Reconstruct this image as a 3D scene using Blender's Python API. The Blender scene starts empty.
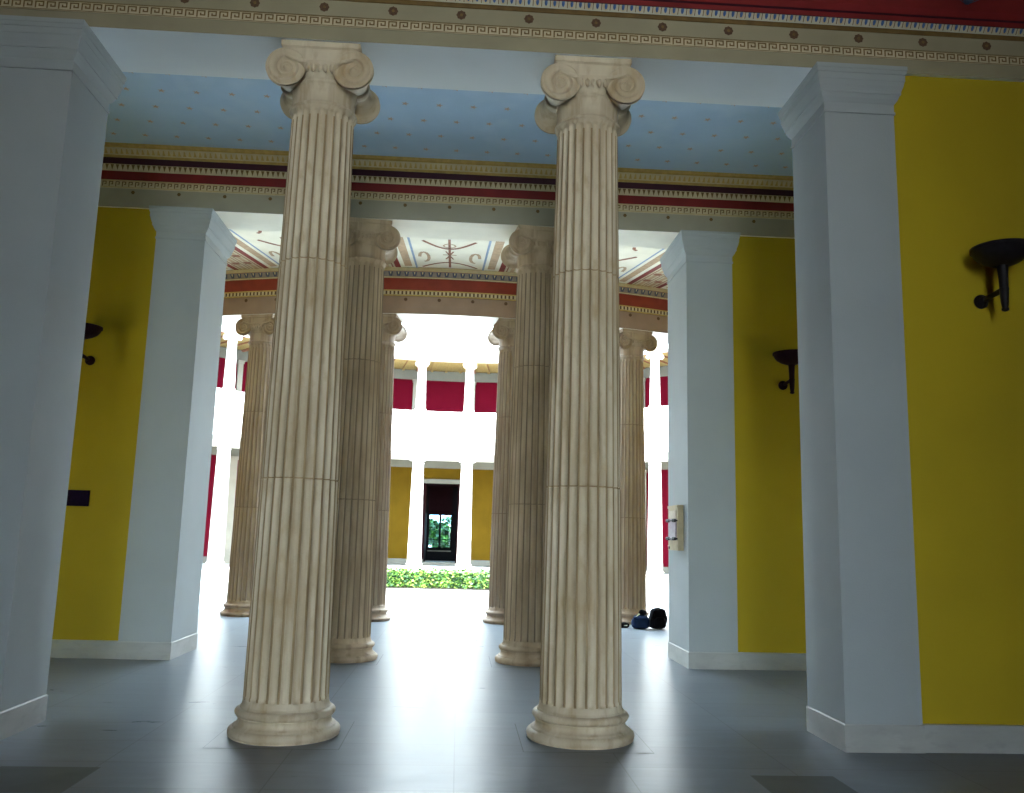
import bpy, math, random
from mathutils import Vector, Matrix
random.seed(7)
C = bpy.context.scene.collection
PI = math.pi
R_ = math.radians

# ------------------------------------------------------------------ materials
def mat(name, col, rough=0.7, var=0.0, scale=3.0, col2=None, stretch=(1, 1, 1), bump=0.0, bscale=60.0,
        spec=0.4, metallic=0.0, detail=5.0, lo=0.35, hi=0.65):
    m = bpy.data.materials.new(name); m.use_nodes = True
    nt = m.node_tree; b = nt.nodes['Principled BSDF']
    b.inputs['Roughness'].default_value = rough
    b.inputs['Metallic'].default_value = metallic
    b.inputs['Specular IOR Level'].default_value = spec
    if col2 is None:
        k = 1 - var; col2 = tuple(c * k for c in col)
    tc = nt.nodes.new('ShaderNodeTexCoord'); mp = nt.nodes.new('ShaderNodeMapping')
    mp.inputs['Scale'].default_value = stretch
    nt.links.new(tc.outputs['Object'], mp.inputs['Vector'])
    n = nt.nodes.new('ShaderNodeTexNoise'); n.inputs['Scale'].default_value = scale; n.inputs['Detail'].default_value = detail
    nt.links.new(mp.outputs[0], n.inputs['Vector'])
    r = nt.nodes.new('ShaderNodeValToRGB')
    r.color_ramp.elements[0].position = lo; r.color_ramp.elements[1].position = hi
    r.color_ramp.elements[0].color = (*col2, 1); r.color_ramp.elements[1].color = (*col, 1)
    nt.links.new(n.outputs['Fac'], r.inputs['Fac'])
    nt.links.new(r.outputs['Color'], b.inputs['Base Color'])
    if bump:
        n2 = nt.nodes.new('ShaderNodeTexNoise'); n2.inputs['Scale'].default_value = bscale; n2.inputs['Detail'].default_value = 4
        nt.links.new(tc.outputs['Object'], n2.inputs['Vector'])
        bp = nt.nodes.new('ShaderNodeBump'); bp.inputs['Strength'].default_value = bump; bp.inputs['Distance'].default_value = 0.01
        nt.links.new(n2.outputs['Fac'], bp.inputs['Height']); nt.links.new(bp.outputs['Normal'], b.inputs['Normal'])
    m['ramp'] = r.name
    return m

def mixin(m, scale, col, stretch=(1, 1, 1), lo=0.55, hi=0.75, amount=1.0, detail=6.0):
    """second layer of worn / stained colour over the first"""
    nt = m.node_tree; b = nt.nodes['Principled BSDF']
    src = b.inputs['Base Color'].links[0].from_socket
    tc = nt.nodes.new('ShaderNodeTexCoord'); mp = nt.nodes.new('ShaderNodeMapping'); mp.inputs['Scale'].default_value = stretch
    mp.inputs['Location'].default_value = (3.1 * scale, 1.7, 0.4)
    nt.links.new(tc.outputs['Object'], mp.inputs['Vector'])
    n = nt.nodes.new('ShaderNodeTexNoise'); n.inputs['Scale'].default_value = scale; n.inputs['Detail'].default_value = detail
    nt.links.new(mp.outputs[0], n.inputs['Vector'])
    mr = nt.nodes.new('ShaderNodeMapRange'); mr.inputs['From Min'].default_value = lo; mr.inputs['From Max'].default_value = hi
    mr.inputs['To Max'].default_value = amount
    nt.links.new(n.outputs['Fac'], mr.inputs['Value'])
    mx = nt.nodes.new('ShaderNodeMix'); mx.data_type = 'RGBA'
    nt.links.new(mr.outputs[0], mx.inputs[0]); nt.links.new(src, mx.inputs[6]); mx.inputs[7].default_value = (*col, 1)
    nt.links.new(mx.outputs[2], b.inputs['Base Color'])

M = {}
M['paint'] = mat('pier_paint', (0.36, 0.405, 0.42), 0.75, 0.07, 1.2, bump=0.12, bscale=90)
M['soffit'] = mat('soffit_paint', (0.74, 0.80, 0.84), 0.8, 0.04, 1.5)
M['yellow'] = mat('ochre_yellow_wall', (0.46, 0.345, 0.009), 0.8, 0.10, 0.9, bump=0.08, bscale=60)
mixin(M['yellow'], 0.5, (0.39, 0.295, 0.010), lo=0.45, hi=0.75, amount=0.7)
M['base'] = mat('marble_baseboard', (0.40, 0.415, 0.40), 0.4, 0.16, 2.2, stretch=(1, 1, 3))
mixin(M['base'], 5, (0.30, 0.31, 0.30), stretch=(1, 1, 2.5), lo=0.56, hi=0.72, amount=0.7)
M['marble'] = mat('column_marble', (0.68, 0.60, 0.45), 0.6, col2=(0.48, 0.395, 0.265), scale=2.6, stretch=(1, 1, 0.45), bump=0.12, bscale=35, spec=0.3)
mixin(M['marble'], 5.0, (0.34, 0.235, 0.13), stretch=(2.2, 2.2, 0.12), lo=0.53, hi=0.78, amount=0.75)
mixin(M['marble'], 9.0, (0.40, 0.28, 0.14), stretch=(1, 1, 0.5), lo=0.54, hi=0.74, amount=0.6)
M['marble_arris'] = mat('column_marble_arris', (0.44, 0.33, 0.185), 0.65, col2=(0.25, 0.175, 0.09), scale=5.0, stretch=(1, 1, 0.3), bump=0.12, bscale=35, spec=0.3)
M['brown'] = mat('brown_marble', (0.36, 0.285, 0.215), 0.6, col2=(0.26, 0.19, 0.135), scale=2.6, stretch=(1, 1, 0.45), bump=0.12, bscale=35, spec=0.3)  # browner marble for the portico, part of it backlit shade put into the colour
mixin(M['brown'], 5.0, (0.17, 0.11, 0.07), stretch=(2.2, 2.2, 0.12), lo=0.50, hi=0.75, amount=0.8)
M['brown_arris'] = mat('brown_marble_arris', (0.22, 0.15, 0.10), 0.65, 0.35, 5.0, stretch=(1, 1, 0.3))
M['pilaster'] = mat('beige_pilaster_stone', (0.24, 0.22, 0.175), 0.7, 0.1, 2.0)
M['tan'] = mat('tan_marble', (0.56, 0.44, 0.30), 0.6, col2=(0.37, 0.275, 0.17), scale=2.6, stretch=(1, 1, 0.45), bump=0.12, bscale=35, spec=0.3)  # in-between marble copy, the second row's dimmer light partly put into the colour
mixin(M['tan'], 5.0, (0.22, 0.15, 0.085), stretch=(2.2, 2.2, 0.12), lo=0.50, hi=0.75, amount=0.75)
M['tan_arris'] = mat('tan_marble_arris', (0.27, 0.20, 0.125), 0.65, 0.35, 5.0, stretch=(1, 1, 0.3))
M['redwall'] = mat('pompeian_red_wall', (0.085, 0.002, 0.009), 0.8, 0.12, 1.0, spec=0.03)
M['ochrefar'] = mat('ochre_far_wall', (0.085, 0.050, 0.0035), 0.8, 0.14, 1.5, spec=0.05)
M['white'] = mat('white_marble', (0.80, 0.78, 0.74), 0.6, 0.05, 1.5)
M['greyband'] = mat('grey_stone_band', (0.13, 0.128, 0.105), 0.7, 0.12, 2.0)
M['beam'] = mat('beam_stone', (0.33, 0.30, 0.20), 0.75, 0.14, 2.0)
M['beamgrey'] = mat('beam_stone_grey', (0.36, 0.345, 0.27), 0.75, 0.14, 2.0)
M['beamring'] = mat('beam_stone_rose', (0.29, 0.205, 0.16), 0.75, 0.18, 2.5)
M['gold'] = mat('gold_band_paint', (0.52, 0.375, 0.12), 0.6, 0.22, 14.0)
M['golddark'] = mat('dark_gold_paint', (0.17, 0.105, 0.03), 0.6, 0.25, 14.0)
M['pale'] = mat('pale_band_paint', (0.58, 0.50, 0.33), 0.7, 0.15, 9.0)
M['red'] = mat('deep_red_paint', (0.21, 0.014, 0.016), 0.6, 0.18, 5.0)
M['redring'] = mat('brick_red_paint', (0.24, 0.028, 0.015), 0.6, 0.2, 5.0)
M['purple'] = mat('dark_plum_paint', (0.055, 0.010, 0.028), 0.6, 0.15, 5.0)
M['rosette'] = mat('rosette_paint', (0.11, 0.055, 0.025), 0.6, 0.4, 60.0)
M['blueegg'] = mat('blue_egg_paint', (0.055, 0.14, 0.40), 0.5, 0.2, 40.0)
M['eggwhite'] = mat('egg_moulding_white', (0.56, 0.55, 0.45), 0.6, 0.12, 10.0)
M['bluegrey'] = mat('blue_grey_paint', (0.27, 0.235, 0.23), 0.6, 0.25, 12.0)
M['bluedark'] = mat('dark_blue_paint', (0.07, 0.085, 0.15), 0.6, 0.25, 12.0)
M['ceilblue'] = mat('blue_ceiling_paint', (0.45, 0.63, 0.84), 0.85, 0.12, 0.8)
mixin(M['ceilblue'], 2.2, (0.53, 0.67, 0.83), lo=0.5, hi=0.72, amount=0.6)
M['star'] = mat('star_paint', (0.60, 0.42, 0.36), 0.8, 0.2, 30.0)
M['cream'] = mat('cream_ceiling_paint', (0.82, 0.775, 0.64), 0.8, 0.08, 3.0)
M['creamband'] = mat('ochre_cream_paint', (0.52, 0.36, 0.22), 0.8, 0.22, 12.0)
M['lineblue'] = mat('line_blue_paint', (0.27, 0.36, 0.50), 0.8, 0.15, 8.0)
M['ornament'] = mat('ornament_brown_paint', (0.33, 0.14, 0.085), 0.8, 0.3, 20.0)
M['woodceil'] = mat('yellow_wood_ceiling', (0.36, 0.26, 0.09), 0.7, 0.3, 4.0, stretch=(8, 1, 1))
M['darkinlay'] = mat('dark_marble_inlay', (0.075, 0.085, 0.085), 0.42, 0.3, 3.0, spec=0.2)
M['slab'] = mat('plinth_slab_marble', (0.18, 0.207, 0.232), 0.30, 0.10, 3.0, spec=0.07)
M['joint'] = mat('slab_joint', (0.12, 0.13, 0.14), 0.6, 0.1, 5.0)
M['iron'] = mat('black_iron', (0.012, 0.010, 0.014), 0.5, 0.3, 20.0, spec=0.2)
M['ironred'] = mat('dark_wine_iron', (0.022, 0.006, 0.014), 0.6, 0.3, 20.0, spec=0.1)
M['plaque'] = mat('dark_violet_plaque', (0.014, 0.006, 0.028), 0.7, 0.3, 20.0, spec=0.05)
M['tablet'] = mat('beige_stone_tablet', (0.52, 0.44, 0.27), 0.6, 0.18, 9.0)
M['violet'] = mat('mauve_plate', (0.32, 0.26, 0.34), 0.5, 0.25, 25.0)
M['paper'] = mat('cream_paper', (0.70, 0.62, 0.50), 0.8, 0.2, 30.0)
M['bagblack'] = mat('black_nylon', (0.004, 0.004, 0.006), 0.8, 0.3, 12.0, bump=0.3, bscale=40, spec=0.05)
M['bagblue'] = mat('navy_nylon', (0.010, 0.024, 0.075), 0.8, 0.35, 10.0, bump=0.3, bscale=40, spec=0.08)
M['strap'] = mat('pale_yellow_strap', (0.60, 0.62, 0.36), 0.7, 0.1, 10.0)
M['leaf'] = mat('box_leaf', (0.13, 0.30, 0.05), 0.5, 0.45, 6.0)
M['leaf2'] = mat('box_leaf_young', (0.34, 0.46, 0.10), 0.5, 0.3, 6.0)
M['leaf3'] = mat('box_leaf_dark', (0.035, 0.10, 0.035), 0.5, 0.4, 6.0)
M['bark'] = mat('bark', (0.10, 0.075, 0.05), 0.9, 0.3, 6.0)
M['soil'] = mat('dark_soil', (0.03, 0.028, 0.02), 0.9, 0.3, 8.0)
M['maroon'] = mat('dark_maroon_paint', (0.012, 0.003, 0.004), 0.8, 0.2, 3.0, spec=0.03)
M['darkwood'] = mat('black_door_paint', (0.004, 0.004, 0.005), 0.7, 0.2, 3.0, spec=0.05)
M['court'] = mat('courtyard_marble', (0.52, 0.53, 0.52), 0.55, 0.08, 1.0)
M['ground'] = mat('pale_gravel_ground', (0.50, 0.47, 0.40), 0.9, 0.15, 2.0)
M['roof'] = mat('roof_slab', (0.40, 0.38, 0.34), 0.9, 0.1, 1.0)

def floor_mat():
    m = bpy.data.materials.new('grey_marble_floor'); m.use_nodes = True
    nt = m.node_tree; b = nt.nodes['Principled BSDF']
    tc = nt.nodes.new('ShaderNodeTexCoord'); mp = nt.nodes.new('ShaderNodeMapping')
    mp.inputs['Location'].default_value = (-2.425 + 1.2 * 9, -6.46 + 0.62 * 30, 0)
    nt.links.new(tc.outputs['Object'], mp.inputs['Vector'])
    br = nt.nodes.new('ShaderNodeTexBrick')
    br.offset = 0.0; br.inputs['Scale'].default_value = 1.0
    br.inputs['Brick Width'].default_value = 1.2; br.inputs['Row Height'].default_value = 0.62
    br.inputs['Mortar Size'].default_value = 0.005; br.inputs['Mortar Smooth'].default_value = 0.3
    br.inputs['Color1'].default_value = (0.185, 0.212, 0.238, 1); br.inputs['Color2'].default_value = (0.168, 0.194, 0.220, 1)
    br.inputs['Mortar'].default_value = (0.13, 0.145, 0.16, 1)
    nt.links.new(mp.outputs[0], br.inputs['Vector'])
    mp2 = nt.nodes.new('ShaderNodeMapping'); mp2.inputs['Scale'].default_value = (0.7, 2.6, 1)
    nt.links.new(tc.outputs['Object'], mp2.inputs['Vector'])
    n = nt.nodes.new('ShaderNodeTexNoise'); n.inputs['Scale'].default_value = 2.0; n.inputs['Detail'].default_value = 8; n.inputs['Distortion'].default_value = 1.2
    nt.links.new(mp2.outputs[0], n.inputs['Vector'])
    mr = nt.nodes.new('ShaderNodeMapRange'); mr.inputs['From Min'].default_value = 0.3; mr.inputs['From Max'].default_value = 0.7
    mr.inputs['To Min'].default_value = 0.86; mr.inputs['To Max'].default_value = 1.08
    nt.links.new(n.outputs['Fac'], mr.inputs['Value'])
    mx = nt.nodes.new('ShaderNodeMix'); mx.data_type = 'RGBA'; mx.blend_type = 'MULTIPLY'; mx.inputs[0].default_value = 1
    nt.links.new(br.outputs['Color'], mx.inputs[6]); nt.links.new(mr.outputs[0], mx.inputs[7])
    nt.links.new(mx.outputs[2], b.inputs['Base Color'])
    mr2 = nt.nodes.new('ShaderNodeMapRange'); mr2.inputs['To Min'].default_value = 0.24; mr2.inputs['To Max'].default_value = 0.36
    nt.links.new(n.outputs['Fac'], mr2.inputs['Value']); nt.links.new(mr2.outputs[0], b.inputs['Roughness'])
    b.inputs['Specular IOR Level'].default_value = 0.07
    n3 = nt.nodes.new('ShaderNodeTexNoise'); n3.inputs['Scale'].default_value = 3.0; n3.inputs['Detail'].default_value = 3
    nt.links.new(tc.outputs['Object'], n3.inputs['Vector'])
    bp = nt.nodes.new('ShaderNodeBump'); bp.inputs['Strength'].default_value = 0.08; bp.inputs['Distance'].default_value = 0.02
    nt.links.new(n3.outputs['Fac'], bp.inputs['Height']); nt.links.new(bp.outputs['Normal'], b.inputs['Normal'])
    return m
M['floor'] = floor_mat()

def glass_mat():
    m = bpy.data.materials.new('window_glass'); m.use_nodes = True
    nt = m.node_tree; nt.nodes.remove(nt.nodes['Principled BSDF'])
    out = nt.nodes['Material Output']
    t = nt.nodes.new('ShaderNodeBsdfTransparent'); t.inputs['Color'].default_value = (0.50, 0.66, 0.74, 1)
    g = nt.nodes.new('ShaderNodeBsdfGlossy'); g.inputs['Roughness'].default_value = 0.03
    n = nt.nodes.new('ShaderNodeTexNoise'); n.inputs['Scale'].default_value = 3
    lw = nt.nodes.new('ShaderNodeLayerWeight'); lw.inputs['Blend'].default_value = 0.2
    mx = nt.nodes.new('ShaderNodeMixShader')
    nt.links.new(lw.outputs['Fresnel'], mx.inputs[0]); nt.links.new(t.outputs[0], mx.inputs[1]); nt.links.new(g.outputs[0], mx.inputs[2])
    nt.links.new(mx.outputs[0], out.inputs['Surface'])
    return m
M['glass'] = glass_mat()

# ------------------------------------------------------------------ mesh helper
class MB:
    def __init__(s): s.v = []; s.f = []; s.m = []; s.s = []; s.mats = []
    def mi(s, k):
        if k not in s.mats: s.mats.append(k)
        return s.mats.index(k)
    def face(s, pts, k, smooth=False):
        i = len(s.v); s.v += [tuple(p) for p in pts]; s.f.append(tuple(range(i, i + len(pts)))); s.m.append(s.mi(k)); s.s.append(smooth)
    def grid(s, rows, k, closed=False, smooth=True, flip=False):
        """rows: list of equally long point lists; k: material or list per row gap"""
        i0 = len(s.v); n = len(rows[0])
        for r in rows: s.v += [tuple(p) for p in r]
        for a in range(len(rows) - 1):
            kk = s.mi(k[a] if isinstance(k, (list, tuple)) else k)
            for b in range(n if closed else n - 1):
                c = (b + 1) % n
                q = (i0 + a * n + b, i0 + a * n + c, i0 + (a + 1) * n + c, i0 + (a + 1) * n + b)
                s.f.append(q[::-1] if flip else q); s.m.append(kk); s.s.append(smooth)
    def box(s, x0, x1, y0, y1, z0, z1, k):
        v = [(x, y, z) for z in (z0, z1) for y in (y0, y1) for x in (x0, x1)]; i = len(s.v); s.v += v
        for q in ((0, 2, 3, 1), (4, 5, 7, 6), (0, 1, 5, 4), (1, 3, 7, 5), (3, 2, 6, 7), (2, 0, 4, 6)):
            s.f.append(tuple(i + j for j in q)); s.m.append(s.mi(k)); s.s.append(False)
    def lathe(s, prof, k, n=48, cx=0, cy=0, z0=0, caps=True, smooth=True):
        rows = [[(cx + r * math.cos(2 * PI * j / n), cy + r * math.sin(2 * PI * j / n), z0 + z) for j in range(n)] for r, z in prof]
        s.grid(rows, k, closed=True, smooth=smooth)
        if caps:
            s.face(rows[0][::-1], k); s.face(rows[-1], k)
    def tube(s, pts, rad, k, n=10):
        pts = [Vector(p) for p in pts]; rows = []
        for i, p in enumerate(pts):
            d = (pts[min(i + 1, len(pts) - 1)] - pts[max(i - 1, 0)]).normalized()
            a = d.cross(Vector((0, 0, 1)) if abs(d.z) < 0.9 else Vector((1, 0, 0))).normalized(); b = d.cross(a)
            r = rad[i] if isinstance(rad, (list, tuple)) else rad
            rows.append([p + (a * math.cos(2 * PI * j / n) + b * math.sin(2 * PI * j / n)) * r for j in range(n)])
        s.grid(rows, k, closed=True); s.face(rows[0][::-1], k); s.face(rows[-1], k)
    def ball(s, c, r, k, n=16, m=10):
        rx, ry, rz = r if isinstance(r, tuple) else (r, r, r)
        rows = []
        for i in range(1, m):
            t = PI * i / m
            rows.append([(c[0] + rx * math.sin(t) * math.cos(2 * PI * j / n), c[1] + ry * math.sin(t) * math.sin(2 * PI * j / n), c[2] - rz * math.cos(t)) for j in range(n)])
        s.grid(rows, k, closed=True); s.face(rows[0][::-1], k, True); s.face(rows[-1], k, True)
    def mesh(s, name):
        me = bpy.data.meshes.new(name); me.from_pydata(s.v, [], s.f)
        for k in s.mats: me.materials.append(M[k])
        me.polygons.foreach_set('material_index', s.m); me.polygons.foreach_set('use_smooth', s.s)
        me.update(); return me
    def build(s, name, parent=None, label=None):
        o = bpy.data.objects.new(name, s.mesh(name)); C.objects.link(o)
        if parent: o.parent = parent
        if label: o['label'] = label
        return o

def struct(o, label=None):
    o['kind'] = 'structure'
    if label: o['label'] = label
    return o
def thing(name, label, cat, loc=(0, 0, 0), rz=0, group=None):
    o = bpy.data.objects.new(name, None); C.objects.link(o); o.empty_display_size = 0.2
    o.location = loc; o.rotation_euler = (0, 0, rz)
    return tag(o, label, cat, group)
def tag(o, label, cat, group=None, kind='thing'):
    o['label'] = label; o['category'] = cat; o['kind'] = kind
    if group: o['group'] = group
    return o
def dup(root, loc, rz, label, group=None):
    r = root.copy(); C.objects.link(r); r.location = loc; r.rotation_euler = (0, 0, rz); r['label'] = label
    if group: r['group'] = group
    for ch in root.children:
        c = ch.copy(); C.objects.link(c); c.parent = r
        for g in ch.children:
            d = g.copy(); C.objects.link(d); d.parent = c
    return r

# ------------------------------------------------------------------ measured layout (metres)
H = 5.778
AXL, AXR, AY0, AY1 = -3.368, 3.087, 6.984, 7.735
BXL, BXR, BY0, BY1 = -3.482, 2.974, 11.262, 12.340
AOL, AOR = -4.01, 3.712
BOL, BOR = -4.117, 3.607
XW = 7.5                      # side walls
YB = -4.0                     # wall behind the photographer
ZC = 6.76
RCX, RCY, RR = -0.40, 29.6, 12.9      # court centre, ring column axis radius
RO, RI, RWALL = 13.27, 12.50, 16.9
def ring(a, r, z=0.0, far=False):
    """a: degrees from the axis; near side looks to -Y, far side to +Y"""
    s = 1 if far else -1
    return (RCX + r * math.sin(R_(a)), RCY + s * r * math.cos(R_(a)), z)

# ------------------------------------------------------------------ floor
f = MB()
f.face([(-XW - .3, YB - .3, 0), (XW + .3, YB - .3, 0), (XW + .3, 13.2, 0), (-XW - .3, 13.2, 0)], 'floor')
# portico floor: from the row B line to the ring columns
N = 40
out = [(-18 + 36 * i / N, 13.2, 0) for i in range(N + 1)]
inn = [ring(-56 + 112 * i / N, 12.25) for i in range(N + 1)]
f.grid([out, inn], 'floor', smooth=False)
def inlay(x0, x1, y0, y1, k):
    z = 0.0015
    f.face([(x0, y0, z), (x1, y0, z), (x1, y1, z), (x0, y1, z)], 'joint')
    e = 0.007; z += 0.0015
    f.face([(x0 + e, y0 + e, z), (x1 - e, y0 + e, z), (x1 - e, y1 - e, z), (x0 + e, y1 - e, z)], k)
for cx in (-1.332, 1.04): inlay(cx - .5, cx + .5, 7.36 - .5, 7.36 + .5, 'slab')
for cx in (-1.446, .96): inlay(cx - .5, cx + .5, 11.62 - .5, 11.62 + .5, 'slab')
inlay(-2.99, -2.34, 5.71, 6.31, 'darkinlay'); inlay(2.08, 2.67, 5.70, 6.275, 'darkinlay')
struct(f.build('floor'), 'grey polished marble slab floor with dark inlays')
g = MB()
NN = 96
outer = [ring(360 * i / NN, 12.25, 0.0) for i in range(NN)]
g.face([(p[0], p[1], -0.004) for p in outer][::-1], 'court')
o2 = [(RCX + 12.25 * math.sin(2 * PI * i / NN), RCY + 12.25 * math.cos(2 * PI * i / NN), 0.0) for i in range(NN)]
far_o = [ring(-100 + 200 * i / 60, 17.2, 0.0, True) for i in range(61)]
far_i = [ring(-100 + 200 * i / 60, 12.25, 0.0, True) for i in range(61)]
g.grid([far_i, far_o], 'court', smooth=False, flip=True)
struct(g.build('floor_courtyard'), 'white marble paving of the sunlit round court')
gg = MB(); gg.face([(-90, -60, -.06), (90, -60, -.06), (90, 150, -.06), (-90, 150, -.06)], 'ground')
struct(gg.build('ground'))

# ------------------------------------------------------------------ walls of the hall and of the room between the column rows
def wallbox(name, x0, x1, y0, y1, z0, z1, k, base=None, label=None):
    w = MB(); w.box(x0, x1, y0, y1, z0, z1, k); o = struct(w.build(name), label)
    return o
def baseboard(name, x0, x1, y0, y1):
    w = MB(); w.box(x0, x1, y0, y1, 0, 0.205, 'base'); w.box(x0, x1, y0 + .004, y1 - .004, 0.205, 0.212, 'base')
    return struct(w.build(name), 'veined pale marble baseboard')
REC = 0.05
wallbox('wall_hall_left', -XW, AOL, AY0 + REC, AY1 - REC, 0, H, 'yellow', label='yellow wall beside the near left pier')
wallbox('wall_hall_right', AOR, XW, AY0 + REC, AY1 - REC, 0, H, 'yellow', label='yellow wall at the right edge with a torch bracket')
wallbox('wall_middle_left', -XW, BOL, BY0 + REC, BY1 - REC, 0, H, 'yellow', label='yellow wall behind the near left pier')
wallbox('wall_middle_right', BOR, XW, BY0 + REC, BY1 - REC, 0, H, 'yellow', label='yellow wall between the two right piers')
baseboard('baseboard_hall_left', -XW, AOL - .01, AY0 + .012, AY0 + REC + .002)
baseboard('baseboard_hall_right', AOR + .01, XW, AY0 + .012, AY0 + REC + .002)
baseboard('baseboard_middle_left', -XW, BOL - .01, BY0 + .012, BY0 + REC + .002)
baseboard('baseboard_middle_right', BOR + .01, XW, BY0 + .012, BY0 + REC + .002)
# side walls; unseen openings added at either end to brighten the middle room
SY0, SY1, SZ = 7.95, 8.65, 3.2
for nm, x0, x1 in (('wall_side_left', -XW - .3, -XW), ('wall_side_right', XW, XW + .3)):
    m = MB(); m.box(x0, x1, YB, SY0, 0, ZC + .2, 'yellow'); m.box(x0, x1, SY1, 15.1, 0, ZC + .2, 'yellow'); m.box(x0, x1, SY0, SY1, SZ, ZC + .2, 'yellow')
    struct(m.build(nm))
# unseen wall behind the photographer; its deep passage is added to narrow the light
DX0, DX1, DZ, DL = -1.4, 1.9, 6.0, 6.0
wb = MB()
wb.box(-XW - .3, DX0, YB - .4, YB, 0, ZC + .2, 'yellow'); wb.box(DX1, XW + .3, YB - .4, YB, 0, ZC + .2, 'yellow'); wb.box(DX0, DX1, YB - .4, YB, DZ, ZC + .2, 'yellow')
wb.box(DX0 - .3, DX0, YB - DL, YB - .4, 0, DZ + .3, 'maroon'); wb.box(DX1, DX1 + .3, YB - DL, YB - .4, 0, DZ + .3, 'maroon'); wb.box(DX0, DX1, YB - DL, YB - .4, DZ, DZ + .3, 'maroon'); wb.box(DX0, DX1, YB - DL, YB - .3, -.05, 0, 'slab')
struct(wb.build('wall_light_passage'), 'unseen yellow wall with a tall passage added to narrow the light')

# ceilings
cl = MB(); cl.box(-XW, XW, YB, AY0, ZC, ZC + .2, 'red')
for i in range(14):          # coffer borders of the hall ceiling
    x = -7 + i * 1.0
    cl.box(x - .05, x + .05, YB, AY0 - .5, ZC - .03, ZC, 'purple')
struct(cl.build('ceiling_hall'), 'dark red painted hall ceiling')
cb = MB(); cb.box(-XW, XW, AY1 - .02, BY0, 6.58, ZC + .14, 'ceilblue')
zz = 6.577
for ix in range(-18, 19):
    for iy in range(9):
        x = ix * .40 + (0.2 if iy % 2 else 0); y = AY1 + .25 + iy * .40
        if abs(x) > 7.3: continue
        pts = []
        for k in range(10):
            rr = .048 if k % 2 == 0 else .02
            pts.append((x + rr * math.cos(k * PI / 5), y + rr * math.sin(k * PI / 5), zz))
        cb.face(pts[::-1], 'star')
struct(cb.build('ceiling_blue'), 'pale blue ceiling dotted with small stars')

# ------------------------------------------------------------------ painted entablature over the near row
def extrude_x(mb, prof, mats, x0, x1):
    """prof: (y, z) polyline, one flat quad per gap"""
    for (a, b), k in zip(zip(prof, prof[1:]), mats):
        mb.face([(x0, a[0], a[1]), (x1, a[0], a[1]), (x1, b[0], b[1]), (x0, b[0], b[1])], k)
def disc_y(mb, x, y, z, r, k, n=14, t=0.004, lobes=0):
    pts = []
    for i in range(n):
        rr = r * (1 - (0.14 if lobes and i % 2 else 0))
        pts.append((x + rr * math.cos(2 * PI * i / n), y, z + rr * math.sin(2 * PI * i / n)))
    mb.face(pts, k); mb.grid([pts, [(p[0], y + t, p[2]) for p in pts]], k, closed=True, smooth=False)
e = MB()
y = AY0 + .01
p = [(AY1 - .01, H), (y, H), (y, 5.905), (y - .006, 5.905), (y - .006, 6.000), (y - .012, 6.000), (y - .012, 6.145), (y - .022, 6.147), (y - .022, 6.178),
     (y - .03, 6.182), (y - .065, 6.232), (y - .075, 6.234), (y - .075, 6.28), (y - .10, 6.285), (y - .10, 6.352), (y - .19, 6.46), (y - .40, 6.60), (y - .40, 6.66), (y - .46, 6.67), (y - .46, ZC), (AY1 - .01, ZC)]
k = ['soffit', 'beam', 'beam', 'pale', 'golddark', 'beam', 'golddark', 'golddark', 'golddark', 'eggwhite', 'purple', 'red', 'purple', 'red', 'red', 'red', 'purple', 'red', 'red', 'roof']
extrude_x(e, p, k, -XW, XW)
e.face([(-XW, AY1 - .01, H), (XW, AY1 - .01, H), (XW, AY1 - .01, ZC), (-XW, AY1 - .01, ZC)], 'beam')
for i in range(-10, 12):                                   # rosettes
    x = .46 + .592 * i
    if abs(x) < 7.3:
        disc_y(e, x, y - .016, 6.078, .044, 'rosette', 16, lobes=1)
        disc_y(e, x, y - .019, 6.078, .014, 'golddark', 8)
for i in range(-74, 75):                                   # meander
    x0 = i * .096; u = .096; yy = y - .0085; z0 = 5.905; s = .012
    def st(ax, bx, az, bz): e.face([(x0 + ax, yy, z0 + az), (x0 + bx, yy, z0 + az), (x0 + bx, yy, z0 + bz), (x0 + ax, yy, z0 + bz)], 'golddark')
    st(0, u, .004, .010); st(0, u, .086, .092)
    st(.006, .018, .016, .080); st(.018, .082, .068, .080); st(.070, .082, .030, .068); st(.036, .070, .030, .042); st(.036, .048, .042, .056)
for i in range(-98, 99):                                   # egg and dart
    x = i * .0755
    pts = []
    for (dx, t) in ((-.026, .98), (.026, .98), (.030, .6), (.019, .2), (0, .06), (-.019, .2), (-.030, .6)):
        yy = y - .03 - .035 * t - .004; pts.append((x + dx, yy, 6.182 + .05 * t))
    pts2 = []
    cy_, cz_ = y - .03 - .035 * .55 - .014, 6.182 + .05 * .55
    for (dx, t) in ((-.015, .95), (.015, .95), (.017, .6), (.010, .32), (0, .22), (-.010, .32), (-.017, .6)):
        yy = y - .03 - .035 * t - .006; pts2.append((x + dx * .8, yy, 6.182 + .05 * t))
    e.face(pts, 'pale' if i % 2 else 'eggwhite')
    for a in range(7):
        b = (a + 1) % 7; e.face([pts2[a], pts2[b], (x, cy_, cz_)], 'blueegg')
    e.face([(x + .034, y - .036, 6.19), (x + .041, y - .036, 6.19), (x + .041, y - .067, 6.23), (x + .034, y - .067, 6.23)], 'golddark')
for i in range(-12, 13):                                   # blue palmettes on the red cove
    x = 2.75 + i * 1.6
    if abs(x) > 7: continue
    for a in (-70, -38, 0, 38, 70):
        c, s_ = math.sin(R_(a)), math.cos(R_(a))
        def P(u, v):                                        # u across, v up along the cove
            q = .22 + v * .9; return (x + u, y - .115 - .285 * q - .006, 6.352 + .248 * q - .008)
        e.face([P(0.02 * s_, -.1), P(.15 * c + .03 * s_, .28 * s_), P(.24 * c, .46 * s_), P(.15 * c - .03 * s_, .30 * s_), P(-.02 * s_, -.1)], 'bluedark')
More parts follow.
